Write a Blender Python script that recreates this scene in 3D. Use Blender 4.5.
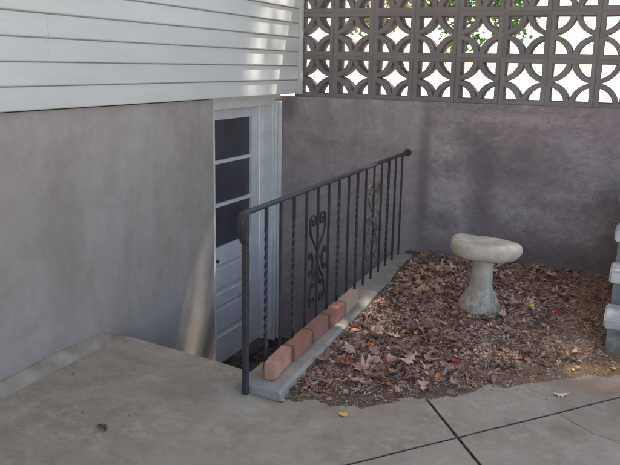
import bpy, bmesh, math, random
from mathutils import Vector, Matrix, noise
from math import radians, sin, cos, pi

for o in list(bpy.data.objects):
    bpy.data.objects.remove(o)
S = bpy.context.scene
COL = S.collection
rnd = random.Random(7)

# ------------------------------------------------------------------ camera
def camera():
    p, r, y = radians(12.622), radians(1.134), radians(23.492)
    fh = Vector((-sin(y), cos(y), 0)); rt = Vector((cos(y), sin(y), 0)); up = Vector((0, 0, 1))
    F = fh*cos(p) - up*sin(p); U = up*cos(p) + fh*sin(p)
    R = rt*cos(r) + U*sin(r); U2 = U*cos(r) - rt*sin(r)
    cd = bpy.data.cameras.new('camera'); co = bpy.data.objects.new('camera', cd); COL.objects.link(co)
    m = Matrix((R, U2, -F)).transposed().to_4x4(); m.translation = Vector((0, 0, 1.55))
    co.matrix_world = m
    cd.sensor_width = 36; cd.lens = 36*749.6/620
    cd.clip_start = .05; cd.clip_end = 2000
    S.camera = co
camera()

# ------------------------------------------------------------------ light
SUN_EL, SUN_AZ = 63.0, 27.0            # azimuth from +Y (back of the yard) towards +X
w = bpy.data.worlds.new('World'); S.world = w; w.use_nodes = True
nt = w.node_tree; nt.nodes.clear()
sky = nt.nodes.new('ShaderNodeTexSky'); sky.sky_type = 'NISHITA'; sky.sun_disc = False
sky.sun_elevation = radians(SUN_EL); sky.sun_rotation = radians(SUN_AZ)
sky.dust_density = 1.2; sky.ozone_density = .4
bg = nt.nodes.new('ShaderNodeBackground'); bg.inputs['Strength'].default_value = .10
wo = nt.nodes.new('ShaderNodeOutputWorld')
nt.links.new(sky.outputs[0], bg.inputs[0]); nt.links.new(bg.outputs[0], wo.inputs[0])
sd = bpy.data.lights.new('sun', 'SUN'); sd.energy = 4.6; sd.angle = radians(.53); sd.color = (1, .93, .83)
so = bpy.data.objects.new('sun', sd); COL.objects.link(so)
sv = Vector((sin(radians(SUN_AZ))*cos(radians(SUN_EL)), cos(radians(SUN_AZ))*cos(radians(SUN_EL)), sin(radians(SUN_EL))))
so.rotation_euler = sv.to_track_quat('Z', 'Y').to_euler(); so.location = (6, 14, 20)
vs = S.view_settings; vs.view_transform = 'Standard'; vs.look = 'None'; vs.gamma = 1; vs.exposure = 1.95
vs.use_curve_mapping = False
S.render.engine = 'CYCLES'
S.cycles.max_bounces = 8; S.cycles.diffuse_bounces = 5

# ------------------------------------------------------------------ materials
class N:
    """small wrapper for building node trees"""
    def __init__(s, name):
        s.m = bpy.data.materials.new(name); s.m.use_nodes = True
        s.t = s.m.node_tree; s.b = s.t.nodes['Principled BSDF']; s.t.nodes['Material Output']
        s.co = s.t.nodes.new('ShaderNodeTexCoord').outputs['Object']
        s.pos = s.t.nodes.new('ShaderNodeNewGeometry').outputs['Position']
    def L(s, a, b): s.t.links.new(a, b)
    def node(s, typ, **k):
        n = s.t.nodes.new(typ)
        for a, b in k.items(): setattr(n, a, b)
        return n
    def scaled(s, vec, sc, loc=(0, 0, 0)):
        n = s.node('ShaderNodeMapping'); n.inputs['Scale'].default_value = sc; n.inputs['Location'].default_value = loc
        s.L(vec, n.inputs[0]); return n.outputs[0]
    def noise(s, scale, detail=4, rough=.55, vec=None, dist=0):
        n = s.node('ShaderNodeTexNoise'); n.inputs['Scale'].default_value = scale
        n.inputs['Detail'].default_value = detail; n.inputs['Roughness'].default_value = rough; n.inputs['Distortion'].default_value = dist
        s.L(vec if vec is not None else s.pos, n.inputs['Vector']); return n.outputs['Fac']
    def ramp(s, fac, *stops):
        n = s.node('ShaderNodeValToRGB'); e = n.color_ramp.elements
        while len(e) > 1: e.remove(e[0])
        e[0].position = stops[0][0]; e[0].color = col(stops[0][1])
        for p, c in stops[1:]:
            k = e.new(p); k.color = col(c)
        s.L(fac, n.inputs[0]); return n.outputs[0]
    def mix(s, fac, a, b, mode='MIX'):
        n = s.node('ShaderNodeMix', data_type='RGBA', blend_type=mode)
        for sock, v in ((n.inputs[0], fac), (n.inputs[6], a), (n.inputs[7], b)):
            if isinstance(v, (int, float)): sock.default_value = v
            elif isinstance(v, tuple): sock.default_value = col(v)
            else: s.L(v, sock)
        return n.outputs[2]
    def math(s, op, a, b=0.0, clamp=False):
        n = s.node('ShaderNodeMath', operation=op, use_clamp=clamp)
        for i, v in ((0, a), (1, b)):
            if isinstance(v, (int, float)): n.inputs[i].default_value = v
            else: s.L(v, n.inputs[i])
        return n.outputs[0]
    def blob(s, c, r, soft=1.0):
        """1 inside an ellipsoid (world position), fading out over its edge"""
        n = s.node('ShaderNodeMapping'); n.inputs['Scale'].default_value = tuple(1/q for q in r)
        n.inputs['Location'].default_value = tuple(-a/q for a, q in zip(c, r)); s.L(s.pos, n.inputs[0])
        d = s.node('ShaderNodeVectorMath', operation='LENGTH'); s.L(n.outputs[0], d.inputs[0])
        nz = s.noise(3.5, 4, .6)
        v = s.math('ADD', d.outputs['Value'], s.math('MULTIPLY', s.math('SUBTRACT', nz, .5), 1.6))
        m = s.node('ShaderNodeMapRange'); m.inputs[1].default_value = 1+.5*soft; m.inputs[2].default_value = 1-.5*soft
        m.inputs[3].default_value = 0; m.inputs[4].default_value = 1; s.L(v, m.inputs[0]); return m.outputs[0]
    def sep(s): 
        n = s.node('ShaderNodeSeparateXYZ'); s.L(s.pos, n.inputs[0]); return n.outputs
    def out(s, color, rough=.8, bump=None, bstr=.3, bdist=.004, spec=.3, metal=0):
        if isinstance(color, tuple): s.b.inputs['Base Color'].default_value = col(color)
        else: s.L(color, s.b.inputs['Base Color'])
        if isinstance(rough, (int, float)): s.b.inputs['Roughness'].default_value = rough
        else: s.L(rough, s.b.inputs['Roughness'])
        s.b.inputs['Specular IOR Level'].default_value = spec; s.b.inputs['Metallic'].default_value = metal
        if bump is not None:
            b = s.node('ShaderNodeBump'); b.inputs['Strength'].default_value = bstr; b.inputs['Distance'].default_value = bdist
            s.L(bump, b.inputs['Height']); s.L(b.outputs[0], s.b.inputs['Normal'])
        return s.m
def col(c): return (c[0], c[1], c[2], 1)
M = {}

def mats():
    # vinyl siding: off white with faint grime
    n = N('vinyl_siding'); g = n.noise(2.2, 5, .6, n.scaled(n.pos, (1, .5, 3)))
    c = n.ramp(g, (.3, (.52, .515, .48)), (.7, (.60, .595, .565)))
    c = n.mix(n.math('MULTIPLY', n.noise(26, 3, .6, n.scaled(n.pos, (1, .12, 1))), .18), c, (.40, .385, .34))
    M['siding'] = n.out(c, .42, n.noise(60, 3, .5, n.scaled(n.pos, (1, .04, 1))), .12, .002, .4)
    n = N('white_trim_paint'); g = n.noise(9, 5, .65)
    c = n.ramp(g, (.3, (.62, .62, .60)), (.65, (.74, .74, .73)))
    M['white'] = n.out(c, .45, n.noise(90, 2), .1, .001, .4)
    n = N('door_paint'); g = n.noise(5, 6, .65)
    c = n.ramp(g, (.3, (.56, .56, .56)), (.65, (.70, .70, .71)))
    c = n.mix(n.math('MULTIPLY', n.ramp(n.noise(30, 4, .7), (.62, (0, 0, 0)), (.72, (1, 1, 1))), .35), c, (.30, .29, .28))
    M['door'] = n.out(c, .4, n.noise(70, 3), .12, .001, .4)
    # stucco / parged foundation
    n = N('foundation_stucco'); big = n.noise(1.3, 6, .62, None, .6); mid = n.noise(7, 6, .65); fine = n.noise(120, 4, .65)
    c = n.ramp(big, (.30, (.255, .215, .18)), (.5, (.335, .295, .265)), (.70, (.40, .365, .345)))
    c = n.mix(.22, c, n.ramp(mid, (.36, (.24, .205, .18)), (.64, (.41, .375, .35))))
    c = n.mix(.13, c, n.ramp(n.noise(24, 5, .7, None, .5), (.40, (.235, .20, .175)), (.62, (.41, .37, .345))))
    streak = n.noise(5, 4, .6, n.scaled(n.pos, (1, 1, .12)))
    c = n.mix(n.math('MULTIPLY', n.ramp(streak, (.5, (0, 0, 0)), (.72, (1, 1, 1))), .28), c, (.22, .19, .16))
    c = n.mix(n.math('MULTIPLY', n.blob((-2.52, 2.75, .75), (.3, .07, .45), 1.2), .30), c, (.22, .185, .15))
    c = n.mix(n.math('MULTIPLY', n.blob((-2.52, 2.3, .85), (.3, .30, .22), 1.4), .30), c, (.25, .215, .165))
    c = n.mix(n.math('MULTIPLY', n.blob((-2.52, 3.9, -.25), (.3, .28, .12), 1.4), .4), c, (.25, .215, .13))
    spk = n.ramp(n.noise(55, 3, .7), (.66, (0, 0, 0)), (.74, (1, 1, 1)))
    c = n.mix(n.math('MULTIPLY', spk, .25), c, (.17, .15, .13))
    h = n.math('ADD', n.math('MULTIPLY', fine, .5), n.math('MULTIPLY', mid, .8))
    M['stucco'] = n.out(c, .9, h, .45, .006, .2)
    # stained back wall
    n = N('stained_concrete_wall'); big = n.noise(1.9, 7, .62, None, 1.0); mid = n.noise(8, 6, .65, None, .6); fine = n.noise(95, 4, .65)
    c = n.ramp(big, (.34, (.20, .165, .17)), (.5, (.265, .225, .228)), (.66, (.33, .285, .285)))
    c = n.mix(.4, c, n.ramp(mid, (.36, (.175, .145, .15)), (.64, (.35, .305, .30))))
    m3 = n.noise(17, 6, .72, n.scaled(n.pos, (1, 1, 1.7)), .7)
    c = n.mix(.5, c, n.ramp(m3, (.38, (.165, .135, .14)), (.52, (.245, .21, .21)), (.66, (.35, .31, .305))))
    c = n.mix(n.math('MULTIPLY', n.ramp(n.noise(5.5, 6, .75, n.scaled(n.pos, (1, 1, 2.6), (3, 0, 1)), .9), (.57, (0, 0, 0)), (.66, (1, 1, 1))), .5), c, (.39, .35, .34))
    c = n.mix(n.math('MULTIPLY', n.ramp(n.noise(3.5, 6, .7, n.scaled(n.pos, (1, 1, 1.4), (8, 0, 4)), .9), (.55, (0, 0, 0)), (.68, (1, 1, 1))), .4), c, (.29, .24, .19))
    x = n.sep()
    # left of the railing the wall is paler and cleaner
    lm = n.node('ShaderNodeMapRange'); lm.inputs[1].default_value = -1.40; lm.inputs[2].default_value = -1.53; lm.inputs[3].default_value = 0; lm.inputs[4].default_value = 1
    n.L(n.math('ADD', x[0], n.math('MULTIPLY', n.math('SUBTRACT', mid, .5), .35)), lm.inputs[0])
    pale = n.ramp(mid, (.32, (.29, .25, .235)), (.5, (.37, .325, .31)), (.68, (.43, .385, .365)))
    pale = n.mix(.35, pale, n.ramp(m3, (.38, (.25, .215, .20)), (.62, (.43, .385, .37))))
    streak = n.noise(7, 5, .65, n.scaled(n.pos, (1, 1, .09)))
    pale = n.mix(n.math('MULTIPLY', n.ramp(streak, (.48, (0, 0, 0)), (.70, (1, 1, 1))), .45), pale, (.20, .175, .165))
    c = n.mix(n.math('MULTIPLY', lm.outputs[0], .85), c, pale)
    # lime bloom patches
    for (cx, cz), (rx, rz), k in (((-1.32, .98), (.14, .16), .75), ((-1.24, .62), (.18, .17), .75), ((-1.18, .36), (.22, .13), .6), ((-.95, 1.20), (.5, .05), .45),
                                  ((-.70, .52), (.20, .06), .55), ((-.45, .68), (.16, .05), .4), ((-.35, .9), (.14, .2), .3), ((-.85, .62), (.12, .10), .35), ((-.3, .45), (.2, .1), .4)):
        c = n.mix(n.math('MULTIPLY', n.blob((cx, 5.5, cz), (rx, .5, rz), .8), n.math('MULTIPLY', n.ramp(m3, (.38, (.35, .35, .35)), (.60, (1, 1, 1))), k)), c, (.44, .40, .385))
    for (cx, cz), (rx, rz), k in (((-1.02, .55), (.10, .50), .5), ((-.75, .86), (.35, .12), .35), ((-.55, .22), (.75, .10), .6), ((-2.28, .95), (.12, .025), .22), ((-2.60, 1.22), (.07, .10), .6),
                                  ((-1.47, .75), (.05, .5), .5), ((-1.30, .42), (.10, .06), .55), ((-1.2, 1.05), (.12, .05), .4)):
        c = n.mix(n.math('MULTIPLY', n.blob((cx, 5.5, cz), (rx, .5, rz), 1.1), k), c, (.13, .108, .112))
    h = n.math('ADD', n.math('MULTIPLY', fine, .5), n.math('MULTIPLY', mid, 1.0))
    c = n.mix(1.0, c, (1.02, .985, 1.02), 'MULTIPLY')
    M['backwall'] = n.out(c, .92, h, .5, .008, .15)
    # breeze block
    n = N('breeze_block_concrete'); rn = n.node('ShaderNodeObjectInfo').outputs['Random']
    c = n.ramp(n.noise(9, 6, .65), (.3, (.235, .205, .19)), (.7, (.34, .305, .285)))
    c = n.mix(.5, c, n.ramp(rn, (0, (.24, .21, .195)), (1, (.345, .31, .29))))
    c = n.mix(1.0, c, (.74, .73, .76), 'MULTIPLY')
    M['breeze'] = n.out(c, .95, n.noise(160, 3, .7), .5, .004, .1)
    n = N('grey_mortar'); M['mortar'] = n.out(n.ramp(n.noise(30, 4), (.3, (.22, .20, .19)), (.7, (.30, .275, .26))), .95, n.noise(200, 3), .5, .003, .1)
    # patio slab
    n = N('patio_concrete'); big = n.noise(1.5, 7, .62, None, .8); mid = n.noise(9, 6, .68, None, .4); fine = n.noise(220, 3, .7)
    c = n.ramp(big, (.34, (.24, .20, .165)), (.5, (.315, .272, .235)), (.66, (.385, .345, .30)))
    c = n.mix(.28, c, n.ramp(mid, (.36, (.23, .19, .16)), (.64, (.40, .36, .315))))
    c = n.mix(.18, c, n.ramp(n.noise(21, 6, .72, None, .5), (.38, (.215, .175, .15)), (.62, (.40, .37, .32))))
    c = n.mix(n.math('MULTIPLY', n.ramp(n.noise(4.3, 5, .7, n.scaled(n.pos, (1, 1, 1), (5, 2, 0))), (.56, (0, 0, 0)), (.68, (1, 1, 1))), .35), c, (.33, .355, .345))
    c = n.mix(n.math('MULTIPLY', n.ramp(n.noise(3.1, 6, .7, n.scaled(n.pos, (1, 1, 1), (1, 7, 0))), (.55, (0, 0, 0)), (.7, (1, 1, 1))), .45), c, (.185, .15, .115))
    flake = n.math('MULTIPLY', n.ramp(n.noise(13, 6, .75, n.scaled(n.pos, (1, 1, 1), (9, 4, 0)), .6), (.53, (0, 0, 0)), (.60, (1, 1, 1))), n.ramp(n.noise(1.7, 3, .5, n.scaled(n.pos, (1, 1, 1), (2, 5, 0))), (.42, (0, 0, 0)), (.58, (1, 1, 1))))
    c = n.mix(n.math('MULTIPLY', flake, .5), c, (.40, .40, .355))
    c = n.mix(n.math('MULTIPLY', n.ramp(n.noise(6.5, 6, .72, n.scaled(n.pos, (1, 1, 1), (3, 11, 0)), .7), (.54, (0, 0, 0)), (.66, (1, 1, 1))), .45), c, (.215, .168, .132))
    spk = n.ramp(n.noise(75, 3, .7), (.64, (0, 0, 0)), (.71, (1, 1, 1)))
    c = n.mix(n.math('MULTIPLY', spk, .5), c, (.13, .105, .085))
    c = n.mix(n.math('MULTIPLY', n.blob((-1.85, 2.75, 0), (.16, .12, .5), 1.2), .35), c, (.17, .135, .105))
    c = n.mix(n.math('MULTIPLY', n.blob((-1.95, 2.95, 0), (.45, .08, .5), 1.2), .25), c, (.18, .15, .125))
    c = n.mix(n.math('MULTIPLY', n.blob((-1.62, 2.86, 0), (.14, .1, .5), 1.2), .3), c, (.35, .37, .37))
    c = n.mix(n.math('MULTIPLY', n.blob((.1, 3.8, 0), (.45, .09, .5), 1.2), .5), c, (.30, .20, .115))
    h = n.math('ADD', n.math('MULTIPLY', fine, .4), n.math('MULTIPLY', mid, 1.0))
    c = n.mix(1.0, c, (1.10, 1.045, .965), 'MULTIPLY')
    M['slab'] = n.out(c, n.ramp(big, (.3, (.62, .62, .62)), (.7, (.82, .82, .82))), h, .4, .004, .35)
    n = N('joint_dirt'); M['joint'] = n.out(n.ramp(n.noise(40, 4), (.38, (.022, .017, .012)), (.62, (.085, .068, .052))), 1, n.noise(90, 3), .8, .006, .05)
    n = N('curb_concrete'); c = n.ramp(n.noise(7, 6, .65), (.3, (.25, .225, .19)), (.7, (.41, .375, .325)))
    c = n.mix(n.math('MULTIPLY', n.blob((-1.53, 2.96, 0), (.2, .06, .2), 1), .5), c, (.28, .31, .35))
    M['curb'] = n.out(c, .88, n.noise(90, 4, .7), .6, .005, .2)
    n = N('mortar_fillet'); c = n.ramp(n.noise(8, 6, .65), (.36, (.235, .195, .155)), (.64, (.36, .31, .255)))
    M['fillet'] = n.out(c, .9, n.noise(40, 5, .7), .6, .006, .2)
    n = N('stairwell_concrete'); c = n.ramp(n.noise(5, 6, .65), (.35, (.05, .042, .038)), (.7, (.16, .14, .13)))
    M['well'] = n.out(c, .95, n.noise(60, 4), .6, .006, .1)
    # soil
    n = N('garden_soil'); big = n.noise(2.2, 6, .65); mid = n.noise(30, 5, .7)
    c = n.ramp(mid, (.3, (.075, .055, .042)), (.55, (.16, .12, .092)), (.75, (.28, .225, .18)))
    sandy = n.ramp(n.noise(45, 5, .7), (.3, (.18, .12, .07)), (.7, (.36, .26, .16)))
    x = n.sep()
    mr = n.node('ShaderNodeMapRange'); mr.inputs[1].default_value = -.75; mr.inputs[2].default_value = -.2
    n.L(n.math('ADD', x[0], n.math('MULTIPLY', n.math('SUBTRACT', big, .5), 1.3)), mr.inputs[0])
    c = n.mix(n.math('MULTIPLY', mr.outputs[0], .85), c, sandy)
    c = n.mix(n.math('MULTIPLY', n.blob((-.05, 4.05, 0), (.35, .12, .4), 1.2), .6), c, (.24, .14, .07))
    c = n.mix(1.0, c, (1.25, 1.2, 1.15), 'MULTIPLY')
    M['soil'] = n.out(c, 1, n.math('ADD', mid, n.noise(120, 3, .7)), .9, .012, .05)
    # leaves and mulch
    def leafm(name, a, b, e=.6):
        n = N(name); rn = n.node('ShaderNodeObjectInfo').outputs['Random']
        f = n.math('ADD', n.math('MULTIPLY', n.noise(38, 4, .6), .7), n.math('MULTIPLY', rn, .3))
        c = n.ramp(f, (.3, a), (.7, b))
        c = n.mix(1.0, c, (1.42, 1.36, 1.33), 'MULTIPLY')
        M[name] = n.out(c, e, n.noise(70, 3), .4, .002, .25)
    leafm('leaf_brown', (.13, .075, .05), (.29, .18, .125))
    leafm('leaf_dark', (.055, .038, .03), (.14, .095, .075))
    leafm('leaf_tan', (.30, .195, .135), (.50, .36, .27))
    leafm('leaf_pink', (.29, .17, .13), (.46, .30, .235))
    leafm('leaf_pale', (.40, .32, .24), (.58, .50, .40))
    leafm('leaf_orange', (.36, .12, .03), (.55, .24, .06))
    leafm('leaf_red', (.17, .030, .022), (.30, .075, .05))
    leafm('leaf_yellow', (.52, .33, .06), (.66, .48, .13))
    leafm('chip_grey', (.18, .135, .11), (.36, .29, .24), .9)
    leafm('chip_brown', (.10, .07, .054), (.24, .165, .13), .9)
    leafm('chip_red', (.16, .09, .068), (.32, .19, .145), .9)
    leafm('pebble', (.17, .14, .115), (.33, .28, .24), .85)
    leafm('pebble_tan', (.19, .135, .09), (.32, .235, .155), .85)
    # iron
    n = N('painted_iron'); g = n.noise(45, 5, .7)
    c = n.ramp(g, (.35, (.022, .021, .026)), (.7, (.050, .047, .054)))
    c = n.mix(n.math('MULTIPLY', n.ramp(n.noise(90, 4, .7), (.58, (0, 0, 0)), (.68, (1, 1, 1))), .35), c, (.16, .13, .12))
    M['iron'] = n.out(c, n.ramp(g, (.3, (.42, .42, .42)), (.7, (.65, .65, .65))), n.noise(150, 3), .4, .0015, .5)
    n = N('weathered_backlit_iron'); g = n.noise(60, 5, .7)
    c = n.ramp(g, (.36, (.05, .043, .042)), (.52, (.17, .14, .12)), (.68, (.36, .32, .29)))  # rust and wear, with back light painted into the pale tones
    M['iron_worn_lit'] = n.out(c, .55, n.noise(150, 3), .4, .0015, .5)
    # bricks
    def brickm(name, a, b):
        n = N(name); rn = n.node('ShaderNodeObjectInfo').outputs['Random']
        c = n.ramp(n.noise(14, 6, .7), (.3, a), (.7, b))
        c = n.mix(n.math('MULTIPLY', n.ramp(n.noise(9, 5, .7), (.55, (0, 0, 0)), (.7, (1, 1, 1))), .4), c, (.17, .12, .10))
        x = n.sep()
        M[name] = n.out(c, .92, n.noise(130, 4, .7), .7, .004, .15)
    brickm('brick_pink', (.40, .20, .145), (.55, .32, .245))
    brickm('brick_red', (.29, .125, .09), (.42, .20, .15))
    brickm('brick_brown', (.25, .125, .092), (.37, .20, .15))
    brickm('brick_buff', (.42, .29, .21), (.55, .41, .31))
    # stool
    n = N('cast_stone'); mid = n.noise(11, 6, .7); c = n.ramp(mid, (.3, (.37, .325, .26)), (.55, (.50, .45, .375)), (.75, (.60, .555, .48)))
    x = n.sep()
    spots = n.ramp(n.noise(26, 5, .75, None, .8), (.43, (0, 0, 0)), (.60, (1, 1, 1)))
    lowm = n.node('ShaderNodeMapRange'); lowm.inputs[1].default_value = .33; lowm.inputs[2].default_value = .16; n.L(x[2], lowm.inputs[0])
    c = n.mix(n.math('MULTIPLY', n.math('MULTIPLY', spots, lowm.outputs[0]), .75), c, (.20, .175, .14))
    pit = n.ramp(n.noise(90, 3, .7), (.62, (0, 0, 0)), (.7, (1, 1, 1)))
    c = n.mix(n.math('MULTIPLY', pit, .45), c, (.27, .24, .195))
    c = n.mix(n.math('MULTIPLY', n.ramp(n.noise(6, 5, .7), (.52, (0, 0, 0)), (.68, (1, 1, 1))), .35), c, (.30, .265, .20))
    M['stone'] = n.out(c, .92, n.math('ADD', n.noise(110, 4, .75), mid), .6, .006, .15)
    n = N('pale_step_concrete'); c = n.ramp(n.noise(9, 6, .7), (.36, (.36, .355, .34)), (.5, (.46, .455, .44)), (.64, (.60, .595, .58)))
    M['step'] = n.out(c, .85, n.noise(90, 4, .7), .5, .004, .2)
    n = N('step_riser_concrete'); c = n.ramp(n.noise(12, 6, .7), (.36, (.15, .145, .135)), (.64, (.30, .295, .28)))
    M['riser'] = n.out(c, .9, n.noise(80, 4, .7), .6, .005, .15)
    n = N('window_glass_dark'); M['pane'] = n.out(n.ramp(n.noise(3, 3), (.3, (.045, .044, .052)), (.7, (.07, .068, .078))), .22, None, spec=.5)
    n = N('dark_metal'); M['darkmetal'] = n.out((.02, .02, .02), .4, None, spec=.5)
    n = N('roof_underside'); M['soffit'] = n.out(n.ramp(n.noise(3, 4), (.3, (.55, .53, .48)), (.7, (.64, .62, .57))), .7)
    n = N('pale_ground_concrete'); M['ground'] = n.out(n.ramp(n.noise(.6, 6, .6), (.3, (.40, .375, .34)), (.7, (.52, .49, .45))), .95, n.noise(60, 4), .4, .004, .1)
    n = N('bark'); M['bark'] = n.out(n.ramp(n.noise(20, 5, .7, n.scaled(n.pos, (1, 1, .2))), (.3, (.07, .05, .035)), (.7, (.18, .14, .10))), .95, n.noise(40, 5), .8, .01, .1)
    for nm, a, b in (('green_leaf', (.045, .11, .02), (.10, .21, .04)), ('olive_leaf', (.12, .13, .03), (.24, .20, .06)), ('pink_petal', (.45, .12, .14), (.6, .25, .25))):
        n = N(nm); c = n.ramp(n.noise(6, 3), (.3, a), (.7, b)); n.out(c, .5, None, spec=.4)
        tr = n.node('ShaderNodeBsdfTranslucent'); n.L(c, tr.inputs[0]); mx = n.node('ShaderNodeMixShader'); mx.inputs[0].default_value = .45
        n.L(n.b.outputs[0], mx.inputs[1]); n.L(tr.outputs[0], mx.inputs[2])
        n.L(mx.outputs[0], n.t.nodes['Material Output'].inputs[0]); M[nm] = n.m
mats()

# ------------------------------------------------------------------ helpers
def mk(name, me, mat=None, parent=None):
    o = bpy.data.objects.new(name, me); COL.objects.link(o)
    if mat and me and not me.materials: me.materials.append(M[mat])
    if parent is not None: o.parent = parent
    return o
def tag(o, label=None, cat=None, group=None, kind=None):
    if label: o['label'] = label
    if cat: o['category'] = cat
    if group: o['group'] = group
    if kind: o['kind'] = kind
    return o
def empty(name, loc, label, cat, group=None):
    o = bpy.data.objects.new(name, None); COL.objects.link(o); o.location = loc; o.empty_display_size = .1
    return tag(o, label, cat, group)
def pymesh(name, v, f, smooth=False):
    me = bpy.data.meshes.new(name); me.from_pydata([tuple(p) for p in v], [], f); me.update()
    if smooth:
        for p in me.polygons: p.use_smooth = True
    return me
def bmesh_done(bm, name, smooth=False):
    bmesh.ops.recalc_face_normals(bm, faces=bm.faces)
    me = bpy.data.meshes.new(name); bm.to_mesh(me); bm.free()
    if smooth:
        for p in me.polygons: p.use_smooth = True
    return me
def addbox(bm, a, b):
    vs_ = [bm.verts.new((x, y, z)) for x in (a[0], b[0]) for y in (a[1], b[1]) for z in (a[2], b[2])]
    for f in ((0, 1, 3, 2), (4, 6, 7, 5), (0, 4, 5, 1), (2, 3, 7, 6), (0, 2, 6, 4), (1, 5, 7, 3)):
        bm.faces.new([vs_[i] for i in f])
def boxme(name, a, b, bev=0, seg=2):
    bm = bmesh.new(); addbox(bm, a, b)
    if bev: bmesh.ops.bevel(bm, geom=bm.edges[:], offset=bev, segments=seg, affect='EDGES', profile=.6)
    return bmesh_done(bm, name)
def local(me, loc):
    for v in me.vertices: v.co -= Vector(loc)
    return me
def ob_at(name, me, loc, mat, parent=None):
    """mesh given in world coordinates, origin moved to loc; parents sit at unrotated empties"""
    local(me, loc); o = mk(name, me, mat, parent)
    o.location = Vector(loc) - (parent_world(parent) if parent is not None else Vector((0, 0, 0)))
    return o
def parent_world(p):
    v = Vector((0, 0, 0))
    while p is not None: v += p.location; p = p.parent
    return v
def sweep(bm, pts, sec, twist=None, closed_ends=True, fixed=None):
    """sweep a 2-D section (list of (a,b)) along pts; fixed = constant side vector"""
    rings = []
    for i, p in enumerate(pts):
        t = (pts[min(i+1, len(pts)-1)] - pts[max(i-1, 0)]).normalized()
        s = fixed if fixed is not None else (Vector((1, 0, 0)) if abs(t.x) < .9 else Vector((0, 1, 0)))
        s = (s - t*s.dot(t)).normalized(); u = t.cross(s)
        a = twist[i] if twist else 0
        s2, u2 = s*cos(a)+u*sin(a), u*cos(a)-s*sin(a)
        k = sec(i) if callable(sec) else sec
        rings.append([bm.verts.new(p + s2*q[0] + u2*q[1]) for q in k])
    n = len(rings[0])
    for a, b in zip(rings, rings[1:]):
        for j in range(n): bm.faces.new((a[j], a[(j+1) % n], b[(j+1) % n], b[j]))
    if closed_ends: bm.faces.new(rings[0][::-1]); bm.faces.new(rings[-1])
def sq(r): return [(-r, -r), (r, -r), (r, r), (-r, r)]
def ngon(r, n=8, ry=None): return [(r*cos(2*pi*k/n), (ry or r)*sin(2*pi*k/n)) for k in range(n)]
def nz(x, y, s, seed=0): return noise.noise(Vector((x*s+seed*7.3, y*s-seed*3.1, seed*1.7)))

YB = 5.5            # front face of the back wall
XS = -2.49          # siding face
XF = -2.52          # foundation face
ZF = -.745          # stairwell floor
EDGE = 3.15         # top edge of the stair

def slab_z(x, y):
    z = 0.0
    if x < -1.45: z += .088*min(1.0, (-1.45-x)/1.0)
    return z + .004*nz(x, y, 1.6, 3)
BED = [(-3, 2.5), (-1.40, 2.945), (-1.05, 3.06), (-.775, 3.245), (-.5, 3.55), (-.25, 3.80), (.04, 3.985), (.5, 4.12), (1.3, 4.2), (5, 4.3)]
def bed_y(x):
    for (x0, y0), (x1, y1) in zip(BED, BED[1:]):
        if x0 <= x <= x1:
            t = (x-x0)/(x1-x0); return y0+(y1-y0)*t
    return BED[-1][1]
def soil_z(x, y):
    yb = bed_y(x); t = (y-yb)/(YB-yb)
    z = .155*max(t, 0)**.9 if t > 0 else t*.25
    z += -.004 + .012*nz(x, y, 2.7, 1)*min(1, max(0, t*6+.4)) + .006*nz(x, y, 9, 2)
    z += .055*math.exp(-((x+1.12)**2/.05+(y-5.0)**2/.045)) + .02*math.exp(-((x+.8)**2/.08+(y-4.45)**2/.08))
    return z

# ------------------------------------------------------------------ setting
def ground():
    v = []; f = []
    # sheet to the horizon, lying below patio and stairwell; a hole is left where the stairwell is
    bm = bmesh.new()
    outer = [(-600, -600), (600, -600), (600, 600), (-600, 600)]
    hole = [(-3.3, 2.9), (-1.5, 2.9), (-1.5, 5.6), (-3.3, 5.6)]
    ov = [bm.verts.new((x, y, -.09)) for x, y in outer]; hv = [bm.verts.new((x, y, -.09)) for x, y in hole]
    for i in range(4): bm.faces.new((ov[i], ov[(i+1) % 4], hv[(i+1) % 4], hv[i]))
    o = mk('ground', bmesh_done(bm, 'ground'), 'ground'); tag(o, 'pale concrete yard stretching away behind the breeze block screen', None, kind='structure')
ground()

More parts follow.
